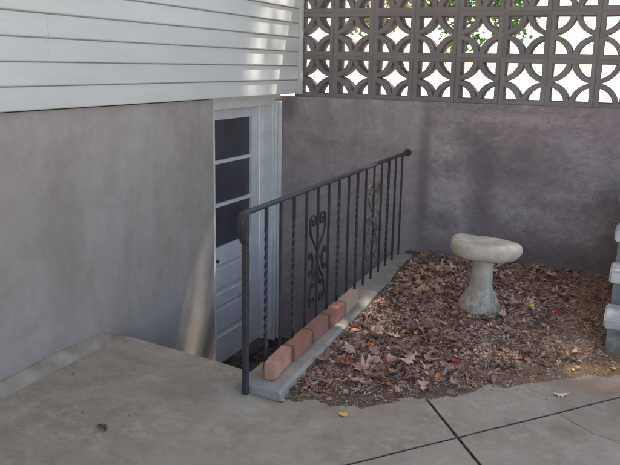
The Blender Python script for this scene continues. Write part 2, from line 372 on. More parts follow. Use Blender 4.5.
def patio():
    root = bpy.data.objects.new('patio', None); COL.objects.link(root); root.location = (0, 0, 0)
    tag(root, 'stained grey concrete patio with dark joints in front of the stairwell', kind='structure')
    outline = [(-2.515, -4), (-2.515, 3.12), (-2.46, EDGE), (-1.93, EDGE+.012), (-1.661, EDGE), (-1.661, 2.955), (-1.405, 2.94)]
    outline += [(x, bed_y(x)+.10) for x in (-1.40, -1.2, -1.05, -.9, -.775, -.65, -.5, -.38, -.25, -.1, .04, .25, .5, 1.3)] + [(5, 4.35), (5, -4)]
    A0, A1 = Vector((-.775, 3.245, 0)), Vector((-.446, 2.779, 0)); B0, B1 = Vector((-.934, 2.545, 0)), Vector((.046, 3.72, 0))
    def nrm(a, b): d = (b-a).normalized(); return Vector((-d.y, d.x, 0))
    nA, nB = nrm(A0, A1), nrm(B0, B1); g = .0075
    for sa in (1, -1):
        for sb in (1, -1):
            bm = bmesh.new(); bm.faces.new([bm.verts.new((x, y, 0)) for x, y in outline])
            for p, n_, s_ in ((A0, nA, sa), (B0, nB, sb)):
                geom = bm.verts[:]+bm.edges[:]+bm.faces[:]
                bmesh.ops.bisect_plane(bm, geom=geom, plane_co=p+n_*g*s_, plane_no=n_*s_, clear_inner=True)
            if not bm.faces: bm.free(); continue
            for k in [-2.4, -2.3, -2.2, -2.1, -2, -1.9, -1.8, -1.7, -1.6, -1.5, -1.45, -1.3, -1.15, -1, -.85, -.7, -.55, -.4, -.25, -.1, .1, .3, .6, 1, 2]:
                bmesh.ops.bisect_plane(bm, geom=bm.verts[:]+bm.edges[:]+bm.faces[:], plane_co=(k, 0, 0), plane_no=(1, 0, 0))
            for k in [0, 1, 1.6, 1.8, 2, 2.2, 2.4, 2.55, 2.7, 2.85, 3, 3.1, 3.25, 3.4, 3.6, 3.8, 4]:
                bmesh.ops.bisect_plane(bm, geom=bm.verts[:]+bm.edges[:]+bm.faces[:], plane_co=(0, k, 0), plane_no=(0, 1, 0))
            top = bm.faces[:]
            r = bmesh.ops.extrude_face_region(bm, geom=top)
            up = [e for e in r['geom'] if isinstance(e, bmesh.types.BMVert)]; upf = [e for e in r['geom'] if isinstance(e, bmesh.types.BMFace)]
            ups = set(up)
            for v in bm.verts: v.co.z = -.085
            for v in up: v.co.z = 0.0
            fs = set(upf)
            be = [e for e in bm.edges if len(e.link_faces) == 2 and ((e.link_faces[0] in fs) != (e.link_faces[1] in fs))]
            bmesh.ops.bevel(bm, geom=be, offset=.004, segments=2, affect='EDGES', profile=.5, clamp_overlap=True)
            for v in bm.verts: v.co.z += slab_z(v.co.x, v.co.y)
            me = bmesh_done(bm, 'slab_panel')
            mk('slab_panel', me, 'slab', root)
    # dirt filling the joints, 10 mm below the surface
    for a, b, n_ in ((A0, A1, nA), (B0, B1, nB)):
        d = (b-a).normalized(); p, q = (a - d*.02, a + d*5) if a is A0 else (a-d*5, a+d*3)
        pts = [p + (q-p)*(k/40) for k in range(41)]
        v = []; f = []
        for k, c in enumerate(pts):
            z = slab_z(c.x, c.y) - .0035
            if a is B0: z -= .001
            v += [c+n_*.012+Vector((0, 0, z)), c-n_*.012+Vector((0, 0, z))]
            if k: f.append((2*k-2, 2*k-1, 2*k+1, 2*k))
        mk('joint_filler', pymesh('joint_filler', v, f), 'joint', root)
    # hairline crack
    pts = [(-.20, 3.387), (-.17, 3.372), (-.135, 3.33), (-.086, 3.302), (-.05, 3.262), (.0, 3.25), (.03, 3.236), (.09, 3.19), (.2, 3.16)]
    v = []; f = []
    for k, (x, y) in enumerate(pts):
        w_ = .0010*(1 if 0 < k < len(pts)-1 else .2)*rnd.uniform(.5, 1.3); z = slab_z(x, y)+.0015
        v += [Vector((x+w_, y+w_, z)), Vector((x-w_, y-w_, z))]
        if k: f.append((2*k-2, 2*k-1, 2*k+1, 2*k))
    mk('crack', pymesh('crack', v, f), 'joint', root)
patio()

def soil():
    NX, NY = 150, 200; v = []; f = []
    x0, x1 = -1.56, 1.3
    for j in range(NY+1):
        for i in range(NX+1):
            x = x0+(x1-x0)*i/NX; y0 = bed_y(x)-.07; y = y0+(YB+.01-y0)*j/NY
            v.append((x, y, soil_z(x, y)+.004*nz(x, y, 30, 5)))
    for j in range(NY):
        for i in range(NX):
            a = j*(NX+1)+i; f.append((a, a+1, a+NX+2, a+NX+1))
    o = mk('garden_soil', pymesh('garden_soil', v, f, True), 'soil'); tag(o, 'dark bare soil of the corner bed', kind='structure')
soil()

def stairwell():
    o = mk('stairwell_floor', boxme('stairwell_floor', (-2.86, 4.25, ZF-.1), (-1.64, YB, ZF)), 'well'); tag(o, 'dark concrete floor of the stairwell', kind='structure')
    root = empty('basement_stairs', (-2.09, 3.7, ZF), 'dark concrete steps going down to the white basement door', 'stairs')
    n = 4; rise = -ZF/n
    for k in range(1, n):
        z = -rise*k; y0 = EDGE+.275*(k-1)
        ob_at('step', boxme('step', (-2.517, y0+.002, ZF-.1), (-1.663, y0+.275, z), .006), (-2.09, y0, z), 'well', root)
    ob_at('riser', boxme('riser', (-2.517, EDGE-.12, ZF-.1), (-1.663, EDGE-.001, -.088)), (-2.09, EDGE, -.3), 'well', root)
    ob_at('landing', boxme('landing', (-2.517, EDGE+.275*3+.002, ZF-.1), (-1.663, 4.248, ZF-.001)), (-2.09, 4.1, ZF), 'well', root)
stairwell()

# ------------------------------------------------------------------ house
def house():
    root = empty('house', (XF, 1.0, 0), 'house side with off white vinyl siding above a grey stucco foundation', 'house')
    # foundation wall: one body, grid on its face for gentle unevenness
    v = []; f = []; NY, NZ = 60, 24
    for j in range(NZ+1):
        for i in range(NY+1):
            y = -4+8.2*i/NY; z = ZF-.1+(1.32-ZF+.1)*j/NZ
            v.append((XF+.004*nz(y, z, 2.0, 9)*(1 if 0 < j < NZ else 0), y, z))
    for j in range(NZ):
        for i in range(NY):
            a = j*(NY+1)+i; f.append((a, a+1, a+NY+2, a+NY+1))
    b = len(v)
    v += [(XF-.34, -4, ZF-.1), (XF-.34, 4.2, ZF-.1), (XF-.34, 4.2, 1.32), (XF-.34, -4, 1.32)]
    T = NZ*(NY+1)
    f += [(b, b+3, b+2, b+1), tuple([NY+k*(NY+1) for k in range(NZ+1)]+[b+2, b+1])[::-1], tuple([k*(NY+1) for k in range(NZ+1)]+[b+3, b]),
          tuple([T+k for k in range(NY+1)]+[b+2, b+3])]
    me = pymesh('foundation_wall', v, f, False); ob_at('foundation_wall', me, (XF, 1, 0), 'stucco', root)
    # mortar fillet along the foot
    bm = bmesh.new(); rings = []
    for k in range(61):
        y = -3.5+6.60*k/60; z = slab_z(-2.46, y); wv = .008*nz(y, 0, 6, 4)
        wv += .006*nz(y, 5, 17, 6); w_ = .058+wv*1.3; h = .048+wv
        if k == 60: w_ *= .55; h *= .5
        rings.append([bm.verts.new(p) for p in ((XF-.01, y, z-.01), (XF-.01, y, z+h+.004), (XF+.012, y, z+h), (XF+w_*.55, y, z+h*.55), (XF+w_, y, z+.006), (XF+w_+.004, y, z-.01))])
    for a, b_ in zip(rings, rings[1:]):
        for j in range(6): bm.faces.new((a[j], a[(j+1) % 6], b_[(j+1) % 6], b_[j]))
    bm.faces.new(rings[0]); bm.faces.new(rings[-1][::-1])
    ob_at('mortar_fillet', bmesh_done(bm, 'mortar_fillet', True), (XF, 1, .1), 'fillet', root)
    # wall sheathing behind the siding
    ob_at('wall_core', boxme('wall_core', (-2.86, -4, 1.334), (XS-.02, YB-.006, 3.59)), (-2.6, 1, 2), 'white', root)
    # siding boards, each a hollow-lipped clapboard profile
    e = .1065; y0, y1 = -4.0, 5.44; z0 = 1.329
    prof = [(-.024, 0), (.0035, -.001), (.006, .003), (.0055, .010), (-.005, e-.007), (-.010, e-.004), (-.024, e-.004)]
    def board(ya, yb, z, k):
        v = []; f = []; n = len(prof); NS = 24
        for i in range(NS+1):
            y = ya+(yb-ya)*i/NS
            for q, (px, pz) in enumerate(prof):
                wob = .0014*nz(y, z*3, 1.2, 11) if q in (2, 3) else 0
                v.append((XS+px+wob, y, z+pz+wob*.5))
        for i in range(NS):
            for q in range(n):
                a = i*n+q; b_ = i*n+(q+1) % n; f.append((a, a+n, b_+n, b_))
        f += [tuple(range(n))[::-1], tuple(range(NS*n, NS*n+n))]
        ob_at('siding_board', pymesh('siding_board', v, f), (XS, (ya+yb)/2, z), 'siding', root)
    seams = {2: 2.72, 3: 2.72, 0: .9, 1: .9, 4: 4.1, 5: 4.1, 6: 1.5, 7: 1.5}
    for k in range(21):
        z = z0+e*k
        if k in seams:
            s_ = seams[k]; board(y0, s_-.0006, z, k); board(s_+.0006, y1, z, k)
        else: board(y0, y1, z, k)
    ob_at('corner_channel', boxme('corner_channel', (XS-.024, 5.442, 1.322), (XS+.016, 5.492, 3.58), .004), (XS, 5.46, 1.33), 'siding', root)
    # ---------------- door recess
    XD = -2.78
    # casing beside the back wall: flat board plus two beads
    bm = bmesh.new(); addbox(bm, (-2.80, 5.385, ZF), (-2.675, 5.497, 1.268)); 
    cas = boxme('door_casing', (-2.80, 5.372, ZF), (-2.677, 5.495, 1.262), .004); bm.free()
    cs = ob_at('door_casing', cas, (-2.68, 5.44, 0), 'white', root)
    ob_at('casing_bead', boxme('casing_bead', (-2.676, 5.405, ZF), (-2.662, 5.425, 1.262), .005), (-2.67, 5.41, 0), 'white', cs)
    ob_at('casing_bead', boxme('casing_bead', (-2.676, 5.462, ZF), (-2.650, 5.492, 1.262), .006), (-2.67, 5.47, 0), 'white', cs)
    hd = ob_at('door_head', boxme('door_head', (-2.80, 4.205, 1.236), (-2.664, 5.371, 1.33), .004), (-2.7, 4.8, 1.28), 'white', root)
    ob_at('casing_bead', boxme('casing_bead', (-2.663, 4.205, 1.290), (-2.650, 5.46, 1.328), .005), (-2.66, 4.8, 1.3), 'white', hd)
    ob_at('door_casing', boxme('door_casing', (-2.80, 4.36, ZF), (-2.677, 4.485, 1.235), .004), (-2.68, 4.42, 0), 'white', root)
    ob_at('door_stop', boxme('door_stop', (-2.777, 5.350, ZF+.02), (-2.755, 5.371, 1.235), .003), (-2.76, 5.36, 0), 'white', root)
    ob_at('threshold', boxme('threshold', (-2.84, 4.486, ZF), (-2.66, 5.371, ZF+.022), .006), (-2.7, 4.9, ZF), 'well', root)
    # door leaf
    d = bpy.data.objects.new('door', None); COL.objects.link(d); d.parent = root; d.location = Vector((XD, 4.93, ZF))-root.location
    tag(d, 'white panelled basement door with three dark panes')
    ya, yb = 4.488, 5.350; py0, py1 = 4.635, 5.215; zb, zt = ZF+.024, 1.235
    def piece(nm, a, b, mat='door', bev=.003): return ob_at(nm, boxme(nm, a, b, bev), tuple((p+q)/2 for p, q in zip(a, b)), mat, d)
    x0, x1 = XD-.042, XD
    piece('stile', (x0, ya, zb), (x1, py0, zt)); piece('stile', (x0, py1, zb), (x1, yb, zt))
    rails = [(zb, -.505), (-.245, -.165), (.075, .205), (.508, .535), (.828, .855), (1.148, zt)]
    for a, b in rails: piece('rail', (x0+.001, py0+.0005, a), (x1-.001-(.006 if .5 < a < .9 else 0), py1-.0005, b), 'door', .004)
    for a, b in ((.205, .508), (.535, .828), (.855, 1.148)):
        piece('pane', (XD-.027, py0+.001, a+.001), (XD-.021, py1-.001, b-.001), 'pane', 0)
    for a, b in ((-.505, -.245), (-.165, .075)):
        bm = bmesh.new()
        xi = XD-.020
        vs1 = [bm.verts.new((xi, y, z)) for y, z in ((py0, a), (py1, a), (py1, b), (py0, b))]
        i2 = .022; vs2 = [bm.verts.new((xi-.004+.004, y, z)) for y, z in ((py0+i2, a+i2), (py1-i2, a+i2), (py1-i2, b-i2), (py0+i2, b-i2))]
        i3 = .05; vs3 = [bm.verts.new((xi+.009, y, z)) for y, z in ((py0+i3, a+i3), (py1-i3, a+i3), (py1-i3, b-i3), (py0+i3, b-i3))]
        for p, q in ((vs1, vs2), (vs2, vs3)):
            for j in range(4): bm.faces.new((p[j], p[(j+1) % 4], q[(j+1) % 4], q[j]))
        bm.faces.new(vs3)
        ob_at('panel', bmesh_done(bm, 'panel'), (xi, 4.92, (a+b)/2), 'door', d)
        bm = bmesh.new()   # quarter-round bead round the panel
        for (p, q) in (((py0, a), (py1, a)), ((py0, b), (py1, b)), ((py0, a), (py0, b)), ((py1, a), (py1, b))):
            sweep(bm, [Vector((XD-.008, p[0], p[1])), Vector((XD-.008, q[0], q[1]))], ngon(.0095, 8))
        ob_at('panel_bead', bmesh_done(bm, 'panel_bead'), (XD, 4.92, (a+b)/2), 'door', d)
    bm = bmesh.new()
    sweep(bm, [Vector((XD-.002, 4.665, .11)), Vector((XD+.012, 4.665, .11)), Vector((XD+.02, 4.665, .11))], lambda i: ngon((.010, .014, .008)[i], 10))
    ob_at('lock', bmesh_done(bm, 'lock'), (XD, 4.665, .11), 'darkmetal', d)
    return root
house()

# ------------------------------------------------------------------ back wall and screen
WX0, WX1 = -2.86, 2.2
def backwall():
    v = []; f = []; NX, NZ = 120, 50
    zb, zt = ZF-.1, 1.300
    for j in range(NZ+1):
        for i in range(NX+1):
            x = WX0+(WX1-WX0)*i/NX; z = zb+(zt-zb)*j/NZ
            k = 1 if (0 < j < NZ and 0 < i < NX) else 0
            v.append((x, YB+k*(.006*nz(x, z, 2.2, 6)+.003*nz(x, z, 8, 8)) - (.004 if (k and x > -1.45 and z < 1.27) else 0), z))
    for j in range(NZ):
        for i in range(NX):
            a = j*(NX+1)+i; f.append((a, a+1, a+NX+2, a+NX+1))
    b = len(v); D = .2
    v += [(WX0, YB+D, zb), (WX1, YB+D, zb), (WX1, YB+D, zt), (WX0, YB+D, zt)]
    T = NZ*(NX+1)
    f += [(b, b+3, b+2, b+1), tuple([NX+k*(NX+1) for k in range(NZ+1)]+[b+2, b+1])[::-1], tuple([k*(NX+1) for k in range(NZ+1)]+[b+3, b]),
          tuple([T+k for k in range(NX+1)]+[b+2, b+3]), tuple(list(range(NX+1))[::-1]+[b, b+1])]
    me = pymesh('retaining_wall', v, f)
    o = ob_at('retaining_wall', me, (-1.2, YB, 0), 'backwall'); tag(o, 'stained grey concrete wall under the breeze block screen', 'wall')
backwall()

PITCH = .3185; BX0 = -2.227-PITCH; BZ0 = 1.302
def screen():
    root = empty('breeze_block_screen', (-1.2, YB+.05, BZ0), 'pierced concrete breeze block screen standing on the stained wall', 'screen wall')
    s = PITCH-.007; h = s/2; D = .160; t = .029
    bm = bmesh.new()
    # frame: square ring
    def ring(y, k): return [bm.verts.new((x*k, y, z*k)) for x, z in ((-h, -h), (h, -h), (h, h), (-h, h))]
    kin = (h-t)/h; kin2 = (h-t+.003)/h
    A, B = ring(0, 1), ring(D, 1); Ai, Bi = ring(0, kin2), ring(D, kin2); Am, Bm = ring(.006, kin), ring(D-.006, kin)
    for p, q in ((A, B), (A, Ai), (Ai, Am), (Am, Bm), (Bm, Bi), (Bi, B)):
        for j in range(4): bm.faces.new((p[j], p[(j+1) % 4], q[(j+1) % 4], q[j]))
    # four ribs: quarter arcs centred on the corners, running from mid side to mid side
    for cx, cz, a0 in ((-h, -h, 0), (h, -h, 90), (h, h, 180), (-h, h, 270)):
        pts = []
        K = 13; rings = []
        for i in range(K):
            a = radians(a0+4+82*i/(K-1)); ca, sa = cos(a), sin(a)
            r0, r1 = h-.031, h+.004
            d0 = .004; ch = .003
            sec = [(r0, d0+ch), (r0+ch, d0), (r1-ch, d0), (r1, d0+ch), (r1, D-d0), (r0, D-d0)]
            rings.append([bm.verts.new((cx+r*ca, y, cz+r*sa)) for r, y in sec])
        n = len(rings[0])
        for p, q in zip(rings, rings[1:]):
            for j in range(n): bm.faces.new((p[j], p[(j+1) % n], q[(j+1) % n], q[j]))
        bm.faces.new(rings[0]); bm.faces.new(rings[-1][::-1])
    me = bmesh_done(bm, 'breeze_block'); me.materials.append(M['breeze'])
    NXB, NZB = 15, 3
    for r in range(NZB):
        for c in range(NXB):
            o = mk('breeze_block', me, None, root)
            o.location = Vector((BX0+PITCH*(c+.5), YB+.004+rnd.uniform(-.003, .003), BZ0+PITCH*(r+.5)))-root.location
            o.rotation_euler = (rnd.gauss(0, .004), rnd.gauss(0, .006)+pi/2*rnd.randrange(4), rnd.gauss(0, .006))
    bm = bmesh.new(); m = .0045
    for r in range(NZB+1):
        z = BZ0+PITCH*r; addbox(bm, (BX0, YB+.009, z-(m if r else .001)), (BX0+PITCH*NXB, YB+.156, z+m))
    for c in range(NXB+1):
        x = BX0+PITCH*c
        for r in range(NZB): addbox(bm, (x-m, YB+.0095, BZ0+PITCH*r+m), (x+m, YB+.1555, BZ0+PITCH*(r+1)-m))
    ob_at('mortar', bmesh_done(bm, 'mortar'), (-1.2, YB+.05, BZ0), 'mortar', root)
    # coping
    ob_at('cap', boxme('cap', (BX0, YB-.02, BZ0+PITCH*NZB+.006), (BX0+PITCH*NXB, YB+.18, BZ0+PITCH*NZB+.056), .006), (-1.2, YB+.05, 2.6), 'breeze', root)
screen()

# ------------------------------------------------------------------ carport roof added over the corner (out of frame; it shades the scene)
ZR = 3.6
def roof():
    root = empty('added_carport_roof', (0, 1, ZR), 'unseen flat pale carport roof added to shade the patio', 'roof')
    ob_at('roof_slab', boxme('roof_slab', (-2.9, -2.2, ZR+.002), (.98, 5.42, ZR+.15)), (0, 1, ZR), 'soffit', root)
    for x, y in ((.9, -2.1), (.9, 5.32)):
        ob_at('post', boxme('post', (x-.06, y-.06, -.08), (x+.06, y+.06, ZR+.001), .005), (x, y, 0), 'white', root)
roof()

# ------------------------------------------------------------------ curb, bricks
def curb_top(y): return .050+.105*max(0, y-2.95)/2.55
def curb():
    bm = bmesh.new(); rings = []
    for k in range(41):
        t = k/40; y = 2.952+(YB-.004-2.952)*t; zt = curb_top(y)+.003*nz(y, 1, 5, 3)
        xl = -1.655+.002*nz(y, 2, 4, 3); xr = -1.415-.07*t+.006*nz(y, 3, 3, 5)
        if k == 0: zt -= .006
        rings.append([bm.verts.new(p) for p in ((xl, y, ZF-.05), (xl, y, zt-.012), (xl+.010, y, zt), (xr-.014, y, zt-.002), (xr, y, zt-.016), (xr+.006, y, -.10), (xr+.004, y, ZF-.05))])
    for a, b in zip(rings, rings[1:]):
        for j in range(7): bm.faces.new((a[j], a[(j+1) % 7], b[(j+1) % 7], b[j]))
    bm.faces.new(rings[0]); bm.faces.new(rings[-1][::-1])
    me = bmesh_done(bm, 'stairwell_curb'); o = ob_at('stairwell_curb', me, (-1.54, 4.2, 0), 'curb')
    tag(o, 'low concrete curb wall along the stairwell under the railing', 'curb')
curb()

def bricks():
    data = [(3.035, .228, 'brick_pink', 4.5, 'pink brick nearest the railing post, first in the row on the curb', .0),
            (3.275, .228, 'brick_red', 1.5, 'dark red brick, second from the post in the row on the curb', .003),
            (3.515, .232, 'brick_brown', 1.0, 'brownish brick in the middle of the row on the curb', -.002),
            (3.760, .225, 'brick_red', -1, 'red brick, fourth from the post in the row on the curb', .004),
            (4.000, .228, 'brick_buff', 2, 'pale buff brick at the far end of the row on the curb', .002)]
    for y, L, m, rot, lab, dx in data:
        bm = bmesh.new(); addbox(bm, (-.029, -L/2, 0), (.029, L/2, .088))
        bmesh.ops.subdivide_edges(bm, edges=[e for e in bm.edges if abs((e.verts[0].co-e.verts[1].co).y) > .1], cuts=5)
        bmesh.ops.bevel(bm, geom=[e for e in bm.edges if e.calc_face_angle(0) > .5], offset=.004, segments=2, affect='EDGES')
        for v in bm.verts: v.co += Vector((nz(v.co.y, v.co.z, 25, y), nz(v.co.x, v.co.z, 25, y+1), nz(v.co.y, v.co.x, 25, y+2)))*.0022
        o = mk('brick', bmesh_done(bm, 'brick'), m); yc = y+L/2
        o.location = (-1.527+dx, yc, curb_top(yc)+.0005); o.rotation_euler = (math.atan(.105/2.55), 0, radians(rot))
        tag(o, lab, 'brick', 'bricks standing on edge along the curb')
bricks()

# ------------------------------------------------------------------ railing
XR = -1.592
def railing():
    root = empty('iron_railing', (XR, 4.2, .1), 'black wrought iron railing with scroll panels on the stairwell curb', 'railing')
    ZT = .893
    def part(nm, bm, c, mat='iron', parent=root, smooth=False): return ob_at(nm, bmesh_done(bm, nm, smooth), c, mat, parent)
    # handrail: moulded flat cap, drooping into a lamb's tongue in front of the post
    cap = [(-.021, -.004), (-.021, .003), (-.014, .009), (0, .011), (.014, .009), (.021, .003), (.021, -.004), (.010, -.007), (-.010, -.007)]
    pts = [Vector((XR, YB-.012, ZT+.026)), Vector((XR, 4.2, ZT+.012)), Vector((XR, 3.0, ZT)), Vector((XR, 2.93, ZT-.002))]
    for a in range(1, 8):
        t = a/7*radians(100); pts.append(Vector((XR, 2.93-.045*sin(t), ZT-.002-.045*(1-cos(t)))))
    pts += [Vector((XR, 2.890, ZT-.085)), Vector((XR, 2.905, ZT-.125)), Vector((XR, 2.928, ZT-.155)), Vector((XR, 2.940, ZT-.178)), Vector((XR, 2.936, ZT-.196))]
    npt = len(pts)
    def sec(i):
        k = 1.0 if i < npt-6 else max(.45, 1-.11*(i-(npt-6)))
        return [(q[0]*k, -q[1]) for q in cap]
    bm = bmesh.new(); sweep(bm, pts, sec, fixed=Vector((1, 0, 0))); part('handrail', bm, (XR, 4.2, ZT))
    bm = bmesh.new()   # small volute inside the droop
    vp = [Vector((XR, 2.905+(.030-.0028*k)*cos(k*.55+.6)*.8, ZT-.055+(.030-.0028*k)*sin(k*.55+.6))) for k in range(10)]
    sweep(bm, vp, [(-.012, -.003), (.012, -.003), (.012, .003), (-.012, .003)], fixed=Vector((1, 0, 0))); part('end_scroll', bm, (XR, 2.9, ZT-.05))
    bm = bmesh.new(); sweep(bm, [Vector((XR, YB-.028, ZT+.024)), Vector((XR, YB-.002, ZT+.024))], ngon(.026, 12)); part('wall_flange', bm, (XR, YB, ZT))
    # newel post, standing on the slab in front of the curb
    yp = 2.928
    bm = bmesh.new(); addbox(bm, (XR-.0135, yp-.0135, -.012), (XR+.0135, yp+.0135, ZT-.006))
    bmesh.ops.bevel(bm, geom=bm.edges[:], offset=.002, segments=1, affect='EDGES'); part('newel_post', bm, (XR, yp, 0))
    # balusters
    ys = [3.137+.1585*i for i in range(15)]
    twisted = {0, 2, 6, 8, 12}
    for i, y in enumerate(ys):
        z0 = curb_top(y)-.012; z1 = ZT+.008+.026*max(0, (y-3)/2.5)*.6-.012
        bm = bmesh.new()
        if i in twisted:
            n = 90; ps = [Vector((XR, y, z0+(z1-z0)*k/n)) for k in range(n+1)]
            tw = [0 if k < 12 else (k-12)/66*2*pi*3.5 if k < 78 else 2*pi*3.5 for k in range(n+1)]
            sweep(bm, ps, sq(.0072), twist=tw)
        else:
            addbox(bm, (XR-.0062, y-.0062, z0), (XR+.0062, y+.0062, z1))
        part('baluster', bm, (XR, y, z0))
    # scroll panels around balusters 4 and 10
    def scroll(yc, zlo, zhi, mat):
        H = zhi-zlo; W = .148
        flat = [(-.006, -.0028), (.006, -.0028), (.006, .0028), (-.006, .0028)]
        def spiral(cy, cz, r0, a0, turns, sgn, n=22, r1=.007):
            return [(cy+(r0+(r1-r0)*k/n)*cos(a0+sgn*turns*2*pi*k/n), cz+(r0+(r1-r0)*k/n)*sin(a0+sgn*turns*2*pi*k/n)) for k in range(n+1)]
        def bez(p0, p1, p2, p3, n=14):
            return [tuple((1-t)**3*a+3*(1-t)**2*t*b+3*(1-t)*t*t*c+t**3*d for a, b, c, d in zip(p0, p1, p2, p3)) for t in (k/n for k in range(n+1))]
        for s in (1, -1):
            curves = []
            # heart lobe: from the waist up and out, curling inward at the top
            R = .046; cy, cz = .060, H-R-.004
            body = bez((.008, H*.60), (.03, H*.68), (cy+R+.006, H*.74), (cy+R, cz))
            curves.append(body + spiral(cy, cz, R, 0, 1.35, 1)[1:])
            # middle: C scroll turning outward, both ends curled
            r2 = .026
            up_ = spiral(.100, H*.565, r2, pi, 1.1, -1, 16, .006)[::-1]
            lo_ = spiral(.100, H*.40, r2, pi, 1.1, 1, 16, .006)
            mid = bez((.100-r2, H*.565), (.06, H*.53), (.06, H*.44), (.100-r2, H*.40), 8)
            curves.append(up_+mid[1:-1]+lo_)
            # lower S: from the waist down and out, curling inward at the foot
            R3 = .040; c3y, c3z = .066, R3+.006
            body = bez((.008, H*.46), (.02, H*.36), (c3y+R3+.008, H*.30), (c3y+R3, c3z))
            curves.append(body + spiral(c3y, c3z, R3, 0, 1.25, -1)[1:])
            r4 = .020
            curves.append(bez((.010, H*.36), (.02, H*.30), (.02, H*.28), (.030, H*.25), 6)+spiral(.030+r4, H*.25, r4, pi, 1.0, 1, 14, .006)[1:])
            for cu in curves:
                bm = bmesh.new(); sweep(bm, [Vector((XR+.0005*s, yc+s*a, zlo+b)) for a, b in cu], flat, fixed=Vector((1, 0, 0)))
                part('scroll', bm, (XR, yc, zlo+H/2), mat)
        bm = bmesh.new(); addbox(bm, (XR-.010, yc-.013, zlo+H*.50), (XR+.010, yc+.013, zlo+H*.56)); 
        bmesh.ops.bevel(bm, geom=bm.edges[:], offset=.003, segments=1, affect='EDGES'); part('collar', bm, (XR, yc, zlo+H*.53), mat)
    scroll(ys[4], .205, .755, 'iron'); scroll(ys[10], .25, .79, 'iron_worn_lit')
railing()

# ------------------------------------------------------------------ garden stool
def stool():
    cx, cy = -.802, 4.475; z0 = soil_z(cx, cy)-.02
    root = empty('garden_stool', (cx, cy, z0), 'pale cast stone garden stool with a lumpy seat in the leaf litter', 'stool')
    root.rotation_euler = (0, 0, 0)
    prof = [(.0, 0), (.124, 0), (.133, .010), (.133, .035), (.122, .062), (.106, .095), (.088, .128), (.074, .150), (.067, .170), (.066, .22), (.065, .30), (.066, .36), (.0, .37)]
    bm = bmesh.new(); K = 40; rings = []
    for r, z in prof:
        if r == 0: rings.append([bm.verts.new((0, 0, z))]); continue
        rings.append([bm.verts.new(((r*(1+.035*nz(cos(2*pi*k/K)*1.3, sin(2*pi*k/K)*1.3+z*5, 1.7, 4)))*cos(2*pi*k/K), (r*(1+.035*nz(cos(2*pi*k/K)*1.3, sin(2*pi*k/K)*1.3+z*5, 1.7, 4)))*sin(2*pi*k/K), z)) for k in range(K)])
    for a, b in zip(rings, rings[1:]):
        for j in range(K):
            if len(a) == 1: bm.faces.new((a[0], b[(j+1) % K], b[j]))
            elif len(b) == 1: bm.faces.new((a[j], a[(j+1) % K], b[0]))
            else: bm.faces.new((a[j], a[(j+1) % K], b[(j+1) % K], b[j]))
    o = mk('pedestal', bmesh_done(bm, 'pedestal', True), 'stone', root); o.rotation_euler = (0, radians(2), 0)
    # seat: irregular lobed slab, thicker and higher on its left
    bm = bmesh.new(); K = 72; rings = []
    def rad(a): return .205*(1+.05*cos(2*a+.5)+.045*cos(3*a+1.0)+.03*cos(5*a))*(1 if True else 0)
    lay = [(0, -.050), (.55, -.056), (.80, -.052), (.93, -.038), (.99, -.016), (1.0, .006), (.97, .024), (.90, .037), (.78, .043), (.5, .041), (.25, .038), (0, .037)]
    for k, z in lay:
        if k == 0: rings.append([bm.verts.new((0, 0, z))]); continue
        rg = []
        for j in range(K):
            a = 2*pi*j/K; r = rad(a)*k; x, y = r*cos(a), r*sin(a)
            zz = z + .010*nz(x*1.2, y*1.2, 7, 2)+.004*nz(x, y, 20, 3)
            if z > 0: zz += .014*max(0, -x/.2)-.012*math.exp(-((x-.02)**2+(y)**2)/.006)+.004*max(0, x/.2)
            rg.append(bm.verts.new((x, y*.86, zz)))
        rings.append(rg)
    for a, b in zip(rings, rings[1:]):
        for j in range(K):
            if len(a) == 1: bm.faces.new((a[0], b[(j+1) % K], b[j]))
            elif len(b) == 1: bm.faces.new((a[j], a[(j+1) % K], b[0]))
            else: bm.faces.new((a[j], a[(j+1) % K], b[(j+1) % K], b[j]))
    o = mk('seat', bmesh_done(bm, 'seat', True), 'stone', root); o.location = (.012, -.01, .405); o.rotation_euler = (radians(2), radians(3.5), radians(20))
stool()

# ------------------------------------------------------------------ pale steps at the right edge
def steps():
    X0, X1 = -.075, 1.12; Y0 = 4.22; rise, run = .185, .285; zb = .045
    root = empty('concrete_steps', (.5, Y0, zb), 'pale concrete steps climbing at the right edge beside the leaf bed', 'steps')
    for k in range(4):
        y0 = Y0+run*k; z = zb+rise*(k+1)
        ye = min(y0+run+.0, 5.48)
        ob_at('riser', boxme('riser', (X0+.022, y0+.022, -.12 if k == 0 else zb+rise*k-.045), (X1-.02, 5.493, z-.062), .004), (.5, y0, z-.1), 'riser', root)
        bm = bmesh.new(); addbox(bm, (X0, y0, z-.060), (X1, min(y0+run+.018, 5.492), z))
        bmesh.ops.bevel(bm, geom=bm.edges[:], offset=.010, segments=3, affect='EDGES')
        ob_at('tread', bmesh_done(bm, 'tread'), (.5, y0, z), 'step', root)
steps()

